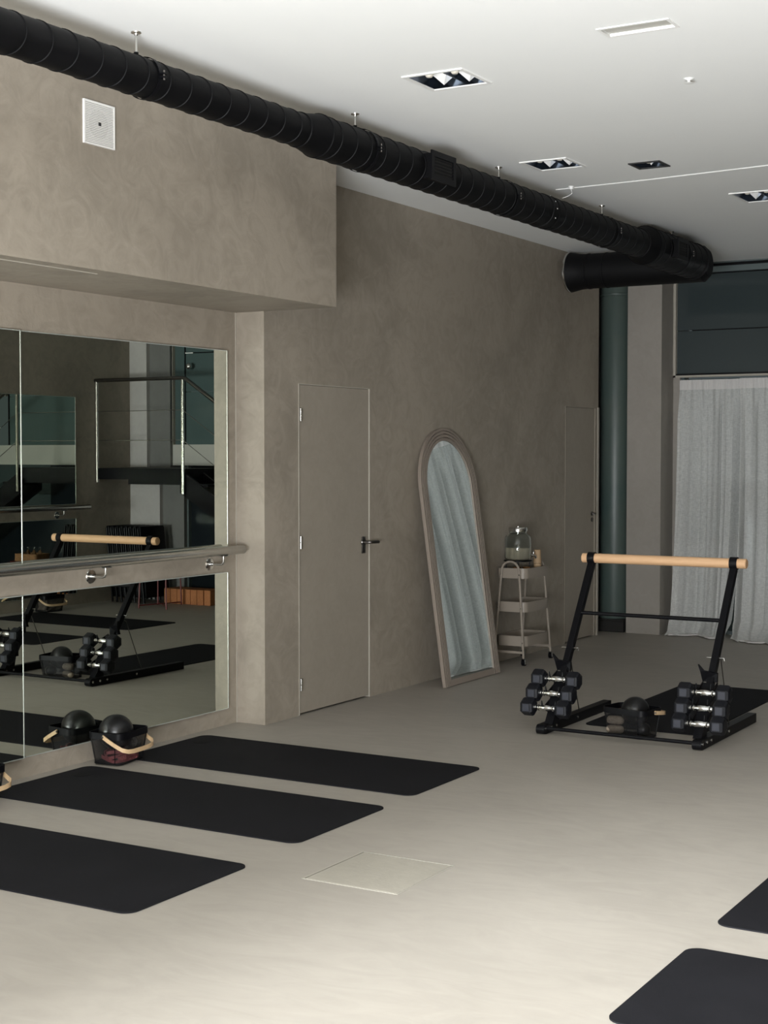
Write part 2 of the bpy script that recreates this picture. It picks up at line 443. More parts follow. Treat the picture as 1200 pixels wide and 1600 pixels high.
wall_mirror(XM, 1, 5.262, 6.893, .098, .875, 'lower frameless wall mirror to the right of the vertical seam, under the steel rail')
wall_mirror(XM, 1, 3.62, 5.260, .098, .875, 'lower frameless wall mirror at the left photo edge, left of the seam')
wall_mirror(XR, -1, 9.3, 11.55, 1.03, 2.122, 'upper mirror of the opposite wall, seen reflected at far left')
wall_mirror(XR, -1, 9.3, 11.55, .117, .883, 'lower mirror of the opposite wall, seen reflected behind the rack')

def barre(x, xwall, s, y0, y1, z, brs, label):
    o = thing('wall_barre', (x, y0, z), 0, label, 'handrail')
    L = y1-y0; b = MB(); b.lathe([(0, .02), (.004, .0245), (L-.006, .0245), (L-.001, .021), (L, .0)], 28, (0, 0, 0), 'y')
    b.build('rail', 'steel', o, True)
    for yb in brs:
        dx = xwall-x; yl = yb-y0
        m1 = MB(); m1.lathe([(0, .036), (.004*s, .037), (.008*s, .033), (.009*s, .012), (.02*s, .011)], 24, (dx, yl, -.075), 'x')
        rs = m1.build('rosette', 'chrome', o, True)
        m2 = MB(); m2.tube([(dx+.006*s, yl, -.075), (-.018*s, yl, -.075), (-.006*s, yl, -.072), (0, yl, -.06), (0, yl, -.02)], .0065, 12)
        m2.box((-.012, yl-.035, -.0285), (.012, yl+.035, -.0235), .001)
        m2.build('bracket', 'chrome', o, True)
barre(-4.99, XM, 1, 3.6, 6.93, 1.005, (4.80, 5.755, 6.74), 'brushed steel ballet rail on brackets along the mirrored left wall')
barre(.32, XR, -1, 9.3, 11.66, 1.0, (11.28, 10.3), 'steel ballet rail on the opposite wall, seen only in the mirror')

# ------------------------------------------------------------------ speaker grille on the soffit
sp = thing('wall_speaker', (-4.42, 5.07, 2.98), 0, 'square white slatted speaker grille set high in the plastered soffit face', 'speaker')
f = MB(); f.ring([(0, -.10, -.094), (0, .10, -.094), (0, .10, .094), (0, -.10, .094)], [(0, -.093, -.087), (0, .093, -.087), (0, .093, .087), (0, -.093, .087)], (.01, 0, 0))
f.build('frame', 'white', sp)
MB().box((.0, -.095, -.09), (.002, .095, .09)).build('back_plate', 'white', sp)
c = MB(); c.lathe([(0.002, .062), (.0032, .062)], 32, (0, 0, 0), 'x'); c.build('cone', 'cart', sp)
s_ = MB()
for k in range(24):
    z = -.084 + k*.0073; s_.box((.003, -.093, z), (.009, .093, z+.0042))
o = s_.build('slats', 'white', sp); o['kind'] = 'stuff'
MB().box((.009, -.008, -.007), (.0105, .008, .007)).build('badge', 'darkslot', sp)

# ------------------------------------------------------------------ ventilation duct
DX = -3.79; DZ = 3.005
duct = thing('ventilation_duct', (DX, 3.0, DZ), 0, 'long black spiral ventilation duct hung under the white ceiling', 'duct')
def seam_profile(y0, y1, r, pitch=.132, first=None):
    p = [(y0, r)]; y = y0 + (first or pitch*.6)
    while y < y1-.03:
        p += [(y-.004, r), (y-.0022, r+.0032), (y+.0022, r+.0032), (y+.004, r)]; y += pitch
    p.append((y1, r)); return p
def section(y0, y1, r, first=None):
    prof = seam_profile(y0-3, y1-3, r, first=first)
    b = MB(); bm = b.bm; rings = []
    n = 40
    for t, rr in prof:   # rings sheared along the axis: the spiral lock seam
        rings.append([bm.verts.new((rr*math.cos(2*PI*k/n), t + (.02*math.cos(2*PI*k/n) if 0 < t-(y0-3) and t < y1-3 else 0), rr*math.sin(2*PI*k/n))) for k in range(n)])
    for i in range(len(rings)-1):
        for k in range(n): bm.faces.new((rings[i][k], rings[i][(k+1) % n], rings[i+1][(k+1) % n], rings[i+1][k]))
    bm.faces.new(rings[0]); bm.faces.new(rings[-1][::-1])
    return b.build('duct_section', 'duct', duct, True, sharp=25)
section(2.6, 5.70, .0755, .09)
section(5.84, 8.32, .097, .06)
section(8.36, 9.92, .097, .1)
section(10.06, 11.10, .132, .05)
def collar(y0, y1, r0, r1, name='collar'):
    b = MB(); b.lathe([(y0-3-.012, r0+.001), (y0-3-.01, r0+.005), (y0-3, r0+.005), (y0-3+.004, r0+.001), (y1-3-.004, r1+.001), (y1-3, r1+.005), (y1-3+.01, r1+.005), (y1-3+.012, r1+.001)], 40, (0, 0, 0), 'y')
    return b.build(name, 'duct', duct, True, sharp=25)
collar(5.70, 5.84, .0755, .097, 'reducer')
collar(9.93, 10.05, .097, .132, 'reducer')
cb = collar(8.30, 8.38, .097, .097, 'coupling')
scw = MB()
for a in (-.5, .05, .5, 1.0):
    scw.lathe([(0, .0055), (.003, .0045)], 8, (0, 0, 0), 'x') if False else None
    q = Vector((.1035*math.cos(a), 5.33, .1035*math.sin(a)))
    scw.lathe([(-.0045, .001), (-.003, .004), (.003, .004), (.0045, .001)], 8, q, 'z')
scw.build('screws', 'chrome', duct, True)['kind'] = 'stuff'
# end band of the main run
e = MB(); e.lathe([(8.06, .133), (8.063, .139), (8.085, .139), (8.09, .13), (8.10, .05)], 40, (0, 0, 0), 'y'); e.build('end_cap', 'duct', duct, True, sharp=25)
# branch along the far wall with flared mouth
br = MB(); br.lathe([(-1.045, .150), (-1.03, .158), (-1.0, .152), (-.95, .141), (-.90, .1375), (-.885, .1375), (-.883, .141), (-.868, .141), (-.865, .1375), (-.73, .1375), (-.728, .1405), (-.72, .1405), (-.718, .1375), (-.2, .1375), (.06, .1375), (.10, .1)], 44, (0, 8.2-.02, -.012), 'x')
br.build('branch_duct', 'duct2', duct, True, sharp=30)
ri = MB(); ri.lathe([(-1.05, .157), (-1.045, .161), (-1.035, .161), (-1.03, .157)], 44, (0, 8.2-.02, -.012), 'x'); ri.build('flange_rim', 'steel', duct, True)
# air grilles on the side facing the room
def grille(yc, r, wd, hh, tilt):
    g = MB(); m = Matrix.Translation((0, yc-3, 0)) @ Matrix.Rotation(tilt, 4, 'Y')
    x0 = r*.62; x1 = r+.028
    g.box((x0, -wd/2, -hh/2), (x1, wd/2, hh/2), .003, m)
    body = g.build('grille_box', 'duct', duct)
    fr = MB(); a = x1+.006
    O = [(x1, -wd/2-.012, -hh/2-.012), (x1, wd/2+.012, -hh/2-.012), (x1, wd/2+.012, hh/2+.012), (x1, -wd/2-.012, hh/2+.012)]
    I = [(x1, -wd/2+.018, -hh/2+.018), (x1, wd/2-.018, -hh/2+.018), (x1, wd/2-.018, hh/2-.018), (x1, -wd/2+.018, hh/2-.018)]
    d = m.to_3x3() @ Vector((.008, 0, 0))
    fr.ring([m @ Vector(p) for p in O], [m @ Vector(p) for p in I], d)
    fr.build('grille_frame', 'black', body)
    bk = MB(); bk.box((x1, -wd/2+.02, -hh/2+.02), (x1+.001, wd/2-.02, hh/2-.02), 0, m); bk.build('grille_recess', 'gap', body)
    n = 5
    for k in range(n):
        z = -hh/2+.03 + (hh-.06)*k/(n-1)
        sl = MB(); sl.box((x1+.001, -wd/2+.018, z-.004), (x1+.005, wd/2-.018, z+.004), 0, m); sl.build('louvre', 'duct', body)
grille(6.84, .097, .24, .125, 0)
grille(10.40, .132, .20, .13, 0)
# hangers: ceiling plate, rod, strap
def hanger(y, r, z=ZC):
    h = thing('duct_hanger', (DX, y, ZC), 0, hanger.labels.pop(0), 'hanger', 'threaded rods holding the duct')
    rd = MB(); rd.lathe([(-(ZC-DZ)+r-.0, .0045), (-.006, .0045)], 8); rd.build('rod', 'steel', h, True)
    pt = MB(); pt.lathe([(-.012, .007), (-.005, .009), (-.004, .02), (0, .021)], 14); pt.build('ceiling_plate', 'steel', h, True)
    nt = MB(); nt.lathe([(-(ZC-DZ)+r-.004, .009), (-(ZC-DZ)+r+.014, .009)], 8); nt.build('rod_nut', 'black', h, True)
    st = MB(); zz = -(ZC-DZ)
    st.lathe([(-.010, r+.0035), (-.010, r+.0062), (.010, r+.0062), (.010, r+.0035)], 40, (0, .05, zz), 'y', cap=False)
    st.box((r+.003, .04, zz+.0-.010), (r+.028, .06, zz-.004), .001); st.box((r+.003, .04, zz+.004), (r+.028, .06, zz+.010), .001)
    so = st.build('strap', 'black', h, True)
    bt = MB(); bt.lathe([(-.018, .004), (.02, .004)], 8, (r+.02, .05, zz)); bt.build('strap_bolt', 'dsteel', so, True)
hanger.labels = ['duct hanger nearest the camera, above the slatted speaker', 'second duct hanger, just past the first reducer',
                 'third duct hanger, beyond the square duct grille', 'fourth duct hanger, near the far end of the narrow duct', 'last duct hanger, above the far duct grille']
for y, r in ((4.57, .0755), (6.185, .097), (7.744, .097), (9.28, .097), (10.62, .132)): hanger(y, r)

# ------------------------------------------------------------------ ceiling fixtures
def fixture(i, cells, white, label, cat='ceiling light'):
    x0, x1, y0, y1 = fix[i]; cx, cy = (x0+x1)/2, (y0+y1)/2; hx, hy = (x1-x0)/2, (y1-y0)/2
    f = thing('recessed_ceiling_light', (cx, cy, ZC), 0, label, cat, 'recessed ceiling lights')
    t = MB(); e = .012
    t.ring([(-hx-e, -hy-e, .0), (hx+e, -hy-e, .0), (hx+e, hy+e, .0), (-hx-e, hy+e, .0)], [(-hx+.004, -hy+.004, 0), (hx-.004, -hy+.004, 0), (hx-.004, hy-.004, 0), (-hx+.004, hy-.004, 0)], (0, 0, -.006))
    t.build('trim_frame', 'white2' if white else 'darkslot', f)
    b = MB(); z = .11
    b.box((-hx, -hy, z), (hx, hy, z+.004)); b.box((-hx, -hy, 0), (-hx+.003, hy, z)); b.box((hx-.003, -hy, 0), (hx, hy, z)); b.box((-hx, -hy, 0), (hx, -hy+.003, z)); b.box((-hx, hy-.003, 0), (hx, hy, z))
    b.build('housing', 'housing', f)
    nx, ny = cells
    wx = (2*hx-.02)/nx
    for a in range(nx):        # bright pyramid reflectors hanging point down inside the dark housing
        ox = -hx+.01+wx*(a+.5); oy = hy*.58 if nx > 1 else hy*.3
        r = MB(); bm = r.bm; wb = min(wx*.36, hy*.40)
        base = [bm.verts.new((ox+sx*wb, oy+sy*wb, .052)) for sx, sy in ((-1, -1), (1, -1), (1, 1), (-1, 1))]
        top = [bm.verts.new((ox+sx*wb*.9, oy+sy*wb*.9, .062)) for sx, sy in ((-1, -1), (1, -1), (1, 1), (-1, 1))]
        ap = bm.verts.new((ox, oy+wb*.3, .002))
        for k in range(4):
            bm.faces.new((base[k], base[(k+1) % 4], ap)); bm.faces.new((base[k], base[(k+1) % 4], top[(k+1) % 4], top[k]))
        bm.faces.new(top); r.build('reflector', 'reflector', f)
    for a in range(nx):
        ox = -hx+.01+wx*(a+.5); oy = -hy*.35 if nx > 1 else -hy*.1
        l = MB(); l.lathe([(.004, .001), (.006, .012), (.016, .020), (.040, .024), (.07, .010), (.11, .010)], 16, (ox, oy, 0)); l.build('bulb', 'bulb', f, True)
    if nx > 1:
        dv = MB(); dv.box((-.003, -hy+.004, .02), (.003, hy-.004, .108)); dv.build('divider', 'housing', f)
    return f
fixture(0, (2, 2), True, 'recessed white framed ceiling light nearest the camera with four mirrored reflectors')
fixture(1, (2, 2), True, 'recessed white framed ceiling light beside the duct, left of the small dark one')
fixture(3, (2, 2), True, 'recessed white framed ceiling light cut by the right photo edge')
f = fixture(2, (1, 1), False, 'small dark square recessed ceiling spotlight with one round lamp')
x0, x1, y0, y1 = fix[4]
v = thing('ceiling_vent', ((x0+x1)/2, (y0+y1)/2, ZC), 0, 'narrow recessed white ceiling slot near the top right corner', 'ceiling vent')
hx, hy = (x1-x0)/2, (y1-y0)/2
t = MB(); t.ring([(-hx-.01, -hy-.01, 0), (hx+.01, -hy-.01, 0), (hx+.01, hy+.01, 0), (-hx-.01, hy+.01, 0)], [(-hx+.003, -hy+.003, 0), (hx-.003, -hy+.003, 0), (hx-.003, hy-.003, 0), (-hx+.003, hy-.003, 0)], (0, 0, -.004)); t.build('trim_frame', 'white2', v)
b = MB(); b.box((-hx, -hy, .008), (hx, hy, .012)); b.build('recess', 'paleband', v)
# small ceiling details
s = MB(); s.lathe([(-.022, .010), (-.020, .022), (-.018, .01), (-.012, .006), (-.008, .006), (-.004, .02), (0, .024)], 16)
tag(s.build('ceiling_sprinkler', 'white2', None, True, loc=(-2.19, 6.34, ZC)), 'tiny white sprinkler head alone on the ceiling at right', 'sprinkler')
s = MB(); s.lathe([(-.02, .006), (-.016, .014), (-.006, .014), (0, .018)], 12); s.tube([(.0, 0, -.02), (.01, -.01, -.045), (-.01, -.02, -.06), (-.05, -.02, -.07)], .0018, 6)
tag(s.build('cable_clip', 'white2', None, True, loc=(-3.68, 8.52, ZC)), 'small cable clip on the ceiling next to the duct', 'clip')
s = MB(); s.tube([(-3.80, 8.565, ZC-.003), (-3.2, 8.53, ZC-.003), (-2.4, 8.44, ZC-.003), (-1.5, 8.36, ZC-.003)], .003, 6)
tag(s.build('ceiling_cable', 'white2'), 'thin white cable running across the ceiling from the duct', 'cable')
s = MB(); s.lathe([(-.012, .02), (-.008, .024), (0, .024)], 12); s.box((-.02, -.008, -.018), (.03, .008, -.012))
tag(s.build('ceiling_hook', 'white2', None, True, loc=(-4.36, 8.1, ZC)), 'little white ceiling hook just below the duct edge', 'hook')

# ------------------------------------------------------------------ teal pipe in the niche
p = thing('teal_pipe', (-4.885, 12.3, 0), 0, 'tall round teal pipe standing between the wall end and the pillar', 'pipe')
MB().lathe([(.115, .125), (.12, .132), (.13, .135), (ZC-.02, .135), (ZC-.01, .13)], 40).build('pipe_shaft', 'teal', p, True)
b = MB(); b.box((-.12, -.1, 0), (.12, .12, .10), .01); b.box((-.13, -.12, .10), (.13, .13, .115), .004); b.build('pipe_plinth', 'gap', p)
MB().lathe([(2.9, .137), (2.903, .142), (2.92, .142), (2.923, .137)], 40).build('pipe_ring', 'teal', p, True)

# ------------------------------------------------------------------ far window
def win(name, parts):
    d = bpy.data.objects.new(name, None); C.objects.link(d); d.location = (0, YF, 0); d['kind'] = 'structure'
    for nm, m, a, b in parts: MB().box(a, b).build(nm, m, d)
    return d
win('window_1', [
    ('window_pane', 'tealglass', (-4.413, .03, 2.232), (-1.55, .04, 2.600)),
    ('window_pane', 'tealglass', (-4.413, .03, 2.606), (-1.55, .04, 3.085)),
    ('window_pane', 'teal_lit', (-1.53, .03, 1.64), (-.24+S, .04, 2.190)),
    ('window_pane', 'teal_lit', (-1.53, .03, 2.196), (-.24+S, .04, 2.596)),
    ('window_pane', 'teal_lit', (-1.53, .03, 2.602), (-.24+S, .04, 3.085)),
    ('window_pane', 'teal_lit', (-.225+S, .03, 1.64), (-.095+S, .04, 3.085)),
    ('joint_seal', 'black', (-4.28, .024, 2.599), (-1.55, .042, 2.608)),
    ('joint_seal', 'black', (-1.53, .024, 2.594), (-.34+S, .042, 2.604)),
    ('joint_seal', 'white2', (-.34+S, .020, 2.594), (-.24+S, .042, 2.604)),
    ('joint_seal', 'black', (-.24+S, .024, 1.64), (-.225+S, .05, 3.085)),
    ('joint_seal', 'black', (-1.55, .024, 1.64), (-1.53, .05, 3.085)),
    ('window_frame', 'edge', (-4.435, -.012, 2.20), (-4.413, .05, 3.10)),
    ('window_frame', 'edge', (-4.435, -.012, 2.20), (-1.55, .05, 2.218)),
    ('window_frame', 'black', (-4.413, .0, 2.218), (-1.55, .045, 2.232)),
    ('window_frame', 'edge', (-.095+S, -.012, 1.62), (-.085+S, .05, 3.10)),
    ('header_rail', 'header', (-4.435, -.02, 3.085), (-.09+S, .06, 3.135)),
    ('header_rail', 'black', (-4.435, -.005, 3.135), (-.09+S, .06, 3.160)),
    ('header_rail', 'black', (-4.435, -.022, 3.078), (-.09+S, .06, 3.085)),
    ('header_rail', 'header', (-4.435, -.03, 3.160), (-.09+S, .06, ZC)),
    ('fascia', 'paleband', (-2.25, -.01, 1.42), (-.08+S, .08, 1.64)),
])
win('window_2', [
    ('window_pane', 'clearpane', (-4.36, .05, .03), (-3.3, .06, 2.19)),
    ('window_pane', 'clearpane', (-3.26, .05, .03), (-2.27, .06, 2.19)),
    ('window_frame', 'header', (-3.3, .03, 0), (-3.26, .08, 2.2)),
    ('window_frame', 'header', (-2.27, .03, 0), (-2.23, .08, 2.2)),
    ('window_frame', 'header', (-4.375, .03, 0), (-4.35, .08, 2.2)),
    ('window_frame', 'header', (-4.375, .03, 0), (-2.23, .08, .03)),
])
win('window_3', [
    ('window_pane', 'clearpane', (-2.21, .05, .9), (-.90+S, .06, 1.42)),
    ('window_pane', 'darkglass', (-2.21, .05, .03), (-.28+S, .06, .9)),
    ('window_pane', 'darkglass', (-.90+S, .049, .9), (-.28+S, .061, 1.42)),
    ('window_frame', 'black', (-2.23, .03, .87), (-.60+S, .08, .91)),
    ('window_frame', 'header', (-.29+S, .0, 0), (-.27+S, .08, 1.42)),
])
# street seen dimly through the clear pane
po = MB(); po.box((-9, 13.1, -.15), (3, 30, -.02)); o = po.build('street_pavement', 'outside'); o['kind'] = 'structure'
pa = thing('street_parasol', (-4.3, 16.2, 0), 0, 'pale parasol out in the street, seen only in the double reflection', 'parasol')
k = MB(); k.lathe([(.98, 1.1), (1.0, 1.12), (1.05, 1.05), (1.35, .05), (1.36, 0.01)], 8); k.build('canopy', 'canvas', pa)
k = MB(); k.lathe([(-.02, .02), (1.0, .02)], 10); k.build('pole', 'black', pa)

# ------------------------------------------------------------------ curtains
def curtain(x0, x1, y, ztop, label, ph, flare, n=340, m=56, pull=0.0):
    c = thing('sheer_curtain', ((x0+x1)/2, y, 0), 0, label, 'curtain', 'sheer white curtains on the far window')
    W = x1-x0; rnd = random.Random(ph)
    comps = [(rnd.uniform(5, 9), rnd.uniform(0, 6), .034), (rnd.uniform(14, 20), rnd.uniform(0, 6), .030), (rnd.uniform(28, 40), rnd.uniform(0, 6), .016)]
    head = [(rnd.uniform(70, 80), 1.0, .006), (rnd.uniform(110, 130), 2.0, .004)]
    def off(u, z):
        k = 1-z/ztop
        x = u*W
        warp = x + .05*math.sin(3.1*x+ph)*k
        a = sum(A*math.sin(f*warp+p+.35*math.sin(2.3*x)*k) for f, p, A in comps)
        a = a*(.55+.9*k) 
        b = sum(A*math.sin(f*x+p) for f, p, A in head)
        for f, ph_, A in ((17.0, ph, .050), (31.0, ph*2.1, .034), (57.0, ph*.7, .014)):
            a += A*(abs(math.sin(f*warp*.5+ph_+.5*math.sin(1.9*x+ph_)))**.7-.6)
        s = min(1, max(0, (ztop-.09-z)/.25))
        return a*s + b*(1-s*.75)
    bm = MB(); rows = []
    zs = [ztop-.085-(ztop-.085)*(j/m)**1.0 for j in range(m+1)]
    for j, z in enumerate(zs):
        row = []
        for i in range(n+1):
            u = i/n; k = 1-z/ztop
            # bottom of the cloth bellies out and lies on the floor
            pud = max(0, (.16-z)/.16)
            yy = off(u, z) - flare*k**3*.10 - pud**1.5*(.10+.05*math.sin(9*u*W+ph)+.03*math.sin(23*u*W))*flare
            xx = -W/2 + u*W - pull*u*u*k**1.6 + .012*math.sin(40*z+u*9)*pud + (u-.5)*k*k*.05
            zz = z if z > .012 else .004+.01*abs(math.sin(31*u*W))
            row.append(bm.bm.verts.new((xx, yy, zz)))
        rows.append(row)
    for j in range(m):
        for i in range(n): bm.bm.faces.new((rows[j][i], rows[j][i+1], rows[j+1][i+1], rows[j+1][i]))
    bm.build('drape', 'curtain', c, True, sharp=180)
    hb = MB(); rows = []
    for j in range(5):
        z = ztop-.085+.085*j/4
        rows.append([hb.bm.verts.new((-W/2+W*i/n, off(i/n, z)-.004+.002*math.sin(i*1.3), z+.003*math.sin(i*.9)*(j == 4))) for i in range(n+1)])
    for j in range(4):
        for i in range(n): hb.bm.faces.new((rows[j][i], rows[j][i+1], rows[j+1][i+1], rows[j+1][i]))
    hb.build('heading_tape', 'curtainhem', c, True, sharp=180)
    hm = MB(); pts = [(-W/2+W*i/80+.0, -flare*.10-(.10+.05*math.sin(9*i/80*W+ph))*flare*.9+off(i/80, .02), .012) for i in range(81)]
    pts = [(p[0]-pull*(i/80)**2, p[1], p[2]) for i, p in enumerate(pts)]; hm.tube(pts, .009, 6, flat=(.008, .026)); hm.build('hem', 'curtainhem', c, True)
curtain(-4.355, -3.775, 12.43, 2.175, 'sheer white curtain panel at the left of the far window beside the pillar', 3, 1.0, pull=.13)
curtain(-3.80, -2.72, 12.34, 2.175, 'sheer white curtain panel cut by the right photo edge', 11, 1.25, 600)

# ------------------------------------------------------------------ arched floor mirror
am = thing('arched_floor_mirror', (-4.648, 8.70, 0.0), 0, 'tall arched floor mirror in a ribbed taupe frame leaning on the wall', 'mirror')
am.rotation_euler = (0, -math.atan(.140), 0)
AW = .815; AR = AW/2; AH = 1.735-AR
def arch(o, z0, x=0, n=26):
    pts = [(x, o, z0)]
    for k in range(n+1):
        a = PI - PI*k/n; pts.append((x, AR+(AR-o)*math.cos(a), AH+(AR-o)*math.sin(a)))
    pts.append((x, AW-o, z0)); return pts
def uband(mb, o0, o1, x0, x1, z0=0):
    A = arch(o0, z0); B = arch(o1, z0); bm = mb.bm
    V = [[bm.verts.new((xx, p[1], p[2])) for p in P] for xx in (x0, x1) for P in (A, B)]
    n = len(A)
    for i in range(n-1):
        bm.faces.new((V[2][i], V[2][i+1], V[3][i+1], V[3][i])); bm.faces.new((V[0][i], V[1][i], V[1][i+1], V[0][i+1]))
        bm.faces.new((V[0][i], V[0][i+1], V[2][i+1], V[2][i])); bm.faces.new((V[1][i], V[3][i], V[3][i+1], V[1][i+1]))
    for i in (0, n-1): bm.faces.new((V[0][i], V[2][i], V[3][i], V[1][i]))
fr = MB()
for o0, o1, d in ((0, .015, .017), (.015, .022, .007), (.022, .037, .018), (.037, .044, .007), (.044, .060, .018), (.060, .067, .007), (.067, .085, .016)):
    uband(fr, o0, o1, -.0, d, .002)
fr.build('ribbed_frame', 'frame', am)
br_ = MB(); br_.box((0, .0855, .002), (.015, AW-.0855, .045), .002); br_.build('bottom_rail', 'frame', am)
gl = MB(); gl.prism(arch(.0856, .0455, .002), (.006, 0, 0)); gl.build('mirror_glass', 'mirror_clear', am)
bk = MB(); bk.prism(arch(.0, .002, -.001), (-.006, 0, 0)); bk.build('backing_board', 'frame', am)

# ------------------------------------------------------------------ trolley
ct = thing('utility_trolley', (-4.762, 10.16, 0), 0, 'beige three tier metal trolley on castors by the wall', 'trolley')
TX, TY = .122, .205
def tray(z, h=.074):
    t = MB(); o = rrect(-TX, -TY, TX, TY, .045, 6, z); i = rrect(-TX+.004, -TY+.004, TX-.004, TY-.004, .041, 6, z)
    t.ring(o, i, (0, 0, h)); t.prism(rrect(-TX+.003, -TY+.003, TX-.003, TY-.003, .042, 6, z), (0, 0, .003))
    r = MB(); r.ring(rrect(-TX-.003, -TY-.003, TX+.003, TY+.003, .048, 6, z+h-.004), rrect(-TX+.005, -TY+.005, TX-.005, TY-.005, .04, 6, z+h-.004), (0, 0, .005))
    to = t.build('tray', 'cart', ct, True); r.build('tray_rim', 'cart', to, True)
for z in (.135, .385, .632): tray(z)
for s in (-1, 1):
    y0 = s*(TY+.012)
    pts = []
    for k in range(0, 6): q = k/6; pts.append((-.118+q*.046, y0+s*.022*(1-q), .055+.62*q))
    for k in range(0, 13): a = PI-PI*k/12; pts.append((.069*math.cos(a), y0, .687+.069*math.sin(a)))
    for k in range(5, -1, -1): q = k/6; pts.append((.118-q*.046, y0+s*.022*(1-q), .055+.62*q))
    lg = MB(); lg.tube(pts, .0085, 10); lo = lg.build('arch_leg', 'cart', ct, True)
    cr = MB(); cr.box((-.112, y0+s*.018-.006, .085), (.112, y0+s*.018+.006, .103), .002); cr.build('cross_brace', 'cart', ct)
    bl = MB()
    for z, xx in ((.165, .1105), (.415, .0925), (.66, .0745)):
        for sx in (-1, 1): bl.lathe([(0, .005), (.004*s, .004)], 8, (sx*xx, y0+s*.0075+s*.022*(1-(z-.055)/.62), z), 'y')
    bl.build('screws', 'chrome', ct, True)['kind'] = 'stuff'
    for sx in (-1, 1):
        cx, cy = sx*.116, y0+s*.022
        w_ = MB(); w_.lathe([(-.013, .018), (-.011, .0245), (.011, .0245), (.013, .018)], 18, (cx+.006, cy, .0245), 'x'); wo = w_.build('castor_wheel', 'black', ct, True)
        fk = MB(); fk.box((cx-.008, cy-.012, .022), (cx-.006, cy+.012, .05)); fk.box((cx+.0175, cy-.012, .012), (cx+.0215, cy+.012, .053)); fk.box((cx-.008, cy-.012, .049), (cx+.0195, cy+.012, .05)); fk.lathe([(.05, .007), (.058, .007)], 10, (cx, cy, 0))
        fk.build('castor_fork', 'chrome', wo)

# jar dispenser on a low stand
jx, jy, jz = -4.775, 10.10, .6355
J = thing('drink_dispenser', (jx, jy, jz), 0, 'glass drink dispenser jar with metal lid and tap on the trolley', 'drink dispenser')
g = MB(); g.lathe([(.125, .02), (.125, .088), (.130, .096), (.14, .099), (.285, .099), (.30, .092), (.312, .075), (.318, .064), (.345, .064), (.345, .060), (.318, .060), (.308, .070), (.296, .087), (.284, .095), (.142, .095), (.134, .09), (.130, .02)], 36, cap=False); g.build('jar', 'glass', J, True)
g = MB(); g.lathe([(.1315, .01), (.1315, .088), (.14, .0935), (.215, .0935), (.216, .01)], 36); g.build('drink', 'water', J, True)
g = MB(); g.lathe([(.335, .066), (.336, .070), (.360, .070), (.366, .066), (.367, .012), (.372, .012), (.374, .001)], 32); g.build('lid', 'steel', J, True)
g = MB(); g.lathe([(.345, .05), (.346, .0715), (.352, .0715), (.353, .05)], 32); g.build('lid_band', 'chrome', J, True)
g = MB(); g.tube([(.055, .055, .155), (.088, .088, .155), (.098, .098, .150), (.100, .100, .132)], .008, 10); g.box((.080, .080, .155), (.090, .090, .185), .002); g.build('tap', 'chrome', J, True)
g = MB(); g.lathe([(.113, .1), (.115, .105), (.122, .105), (.1235, .10)], 32)
for a in range(4): g.tube([(.085*math.cos(a*PI/2+.5), .085*math.sin(a*PI/2+.5), .115), (.09*math.cos(a*PI/2+.5), .09*math.sin(a*PI/2+.5), .0)], .004, 8)
g.build('stand', 'black', J, True)
def glassware(name, m, loc, prof, label, cat, grp):
    g = MB(); g.lathe(prof, 20, cap=False); o = g.build(name, m, None, True, loc=loc); return tag(o, label, cat, grp)
glass_p = [(.001, .001), (.001, .026), (.075, .032), (.075, .029), (.006, .024), (.006, .001)]
glassware('amber_tumbler', 'amber', (-4.755, 10.04, .6355), glass_p, 'amber glass tumbler under the left of the dispenser stand', 'glass', 'amber tumblers')
glassware('amber_tumbler', 'amber', (-4.705, 10.10, .6355), glass_p, 'amber glass tumbler nearest the stacked paper cups', 'glass', 'amber tumblers')
cup_p = [(.001, .001), (.001, .037), (.004, .038), (.008, .0365), (.09, .028), (.091, .001)]
glassware('paper_cup', 'cup', (-4.695, 10.27, .6355), cup_p, 'lower upturned kraft paper cup stack on the trolley', 'cup', 'stacked paper cups')
glassware('paper_cup', 'cup', (-4.695, 10.27, .7275), [(.0, .026), (.001, .030), (.003, .0305), (.10, .0255), (.102, .001)], 'upper upturned kraft paper cup on top of another', 'cup', 'stacked paper cups')

# ------------------------------------------------------------------ exercise mats
def ymat(x0, x1, y0, y1, label, ring=None, rz=0):
    m = thing('exercise_mat', ((x0+x1)/2, (y0+y1)/2, 0), rz, label, 'exercise mat', 'black exercise mats')
    hx, hy = (x1-x0)/2, (y1-y0)/2
    b = MB(); b.prism(rrect(-hx, -hy, hx, hy, .05, 6, .0008), (0, 0, .0045)); b.build('mat_sheet', 'rubber', m)
    if ring:
        q = MB(); 
        def circ(r): return [(ring[0]+r*math.cos(2*PI*k/28), ring[1]+r*math.sin(2*PI*k/28), .0053) for k in range(28)]
        q.ring(circ(.045), circ(.001), (0, 0, .0006)); q.build('embossed_ring', 'rubberdark', m)
    return m
ymat(-5.0, -3.295, 5.865, 6.575, 'black exercise mat nearest the plastered column and closest to the door', (-.74, .18))
ymat(-5.0, -3.285, 4.91, 5.63, 'black exercise mat in the middle of the left row', (-.74, .18))
ymat(-5.0, -3.26, 3.865, 4.565, 'black exercise mat lowest on the left, cut by the photo edge', (-.74, .18))
ymat(-1.535, .20, 4.755, 5.44, 'black exercise mat at the right edge, small corner showing behind the nearest mat')
ymat(-1.53, .20, 3.79, 4.50, 'black exercise mat in the bottom right corner of the photo')
ymat(-3.335, -2.65, 7.93, 9.68, 'black exercise mat lying lengthwise behind the barre rack')
ymat(-1.56, .17, 8.93, 9.56, 'black exercise mat seen only in the mirror, nearer the rack')
ymat(-1.53, .21, 10.11, 10.79, 'black exercise mat seen only in the mirror, in front of the reflected basket')

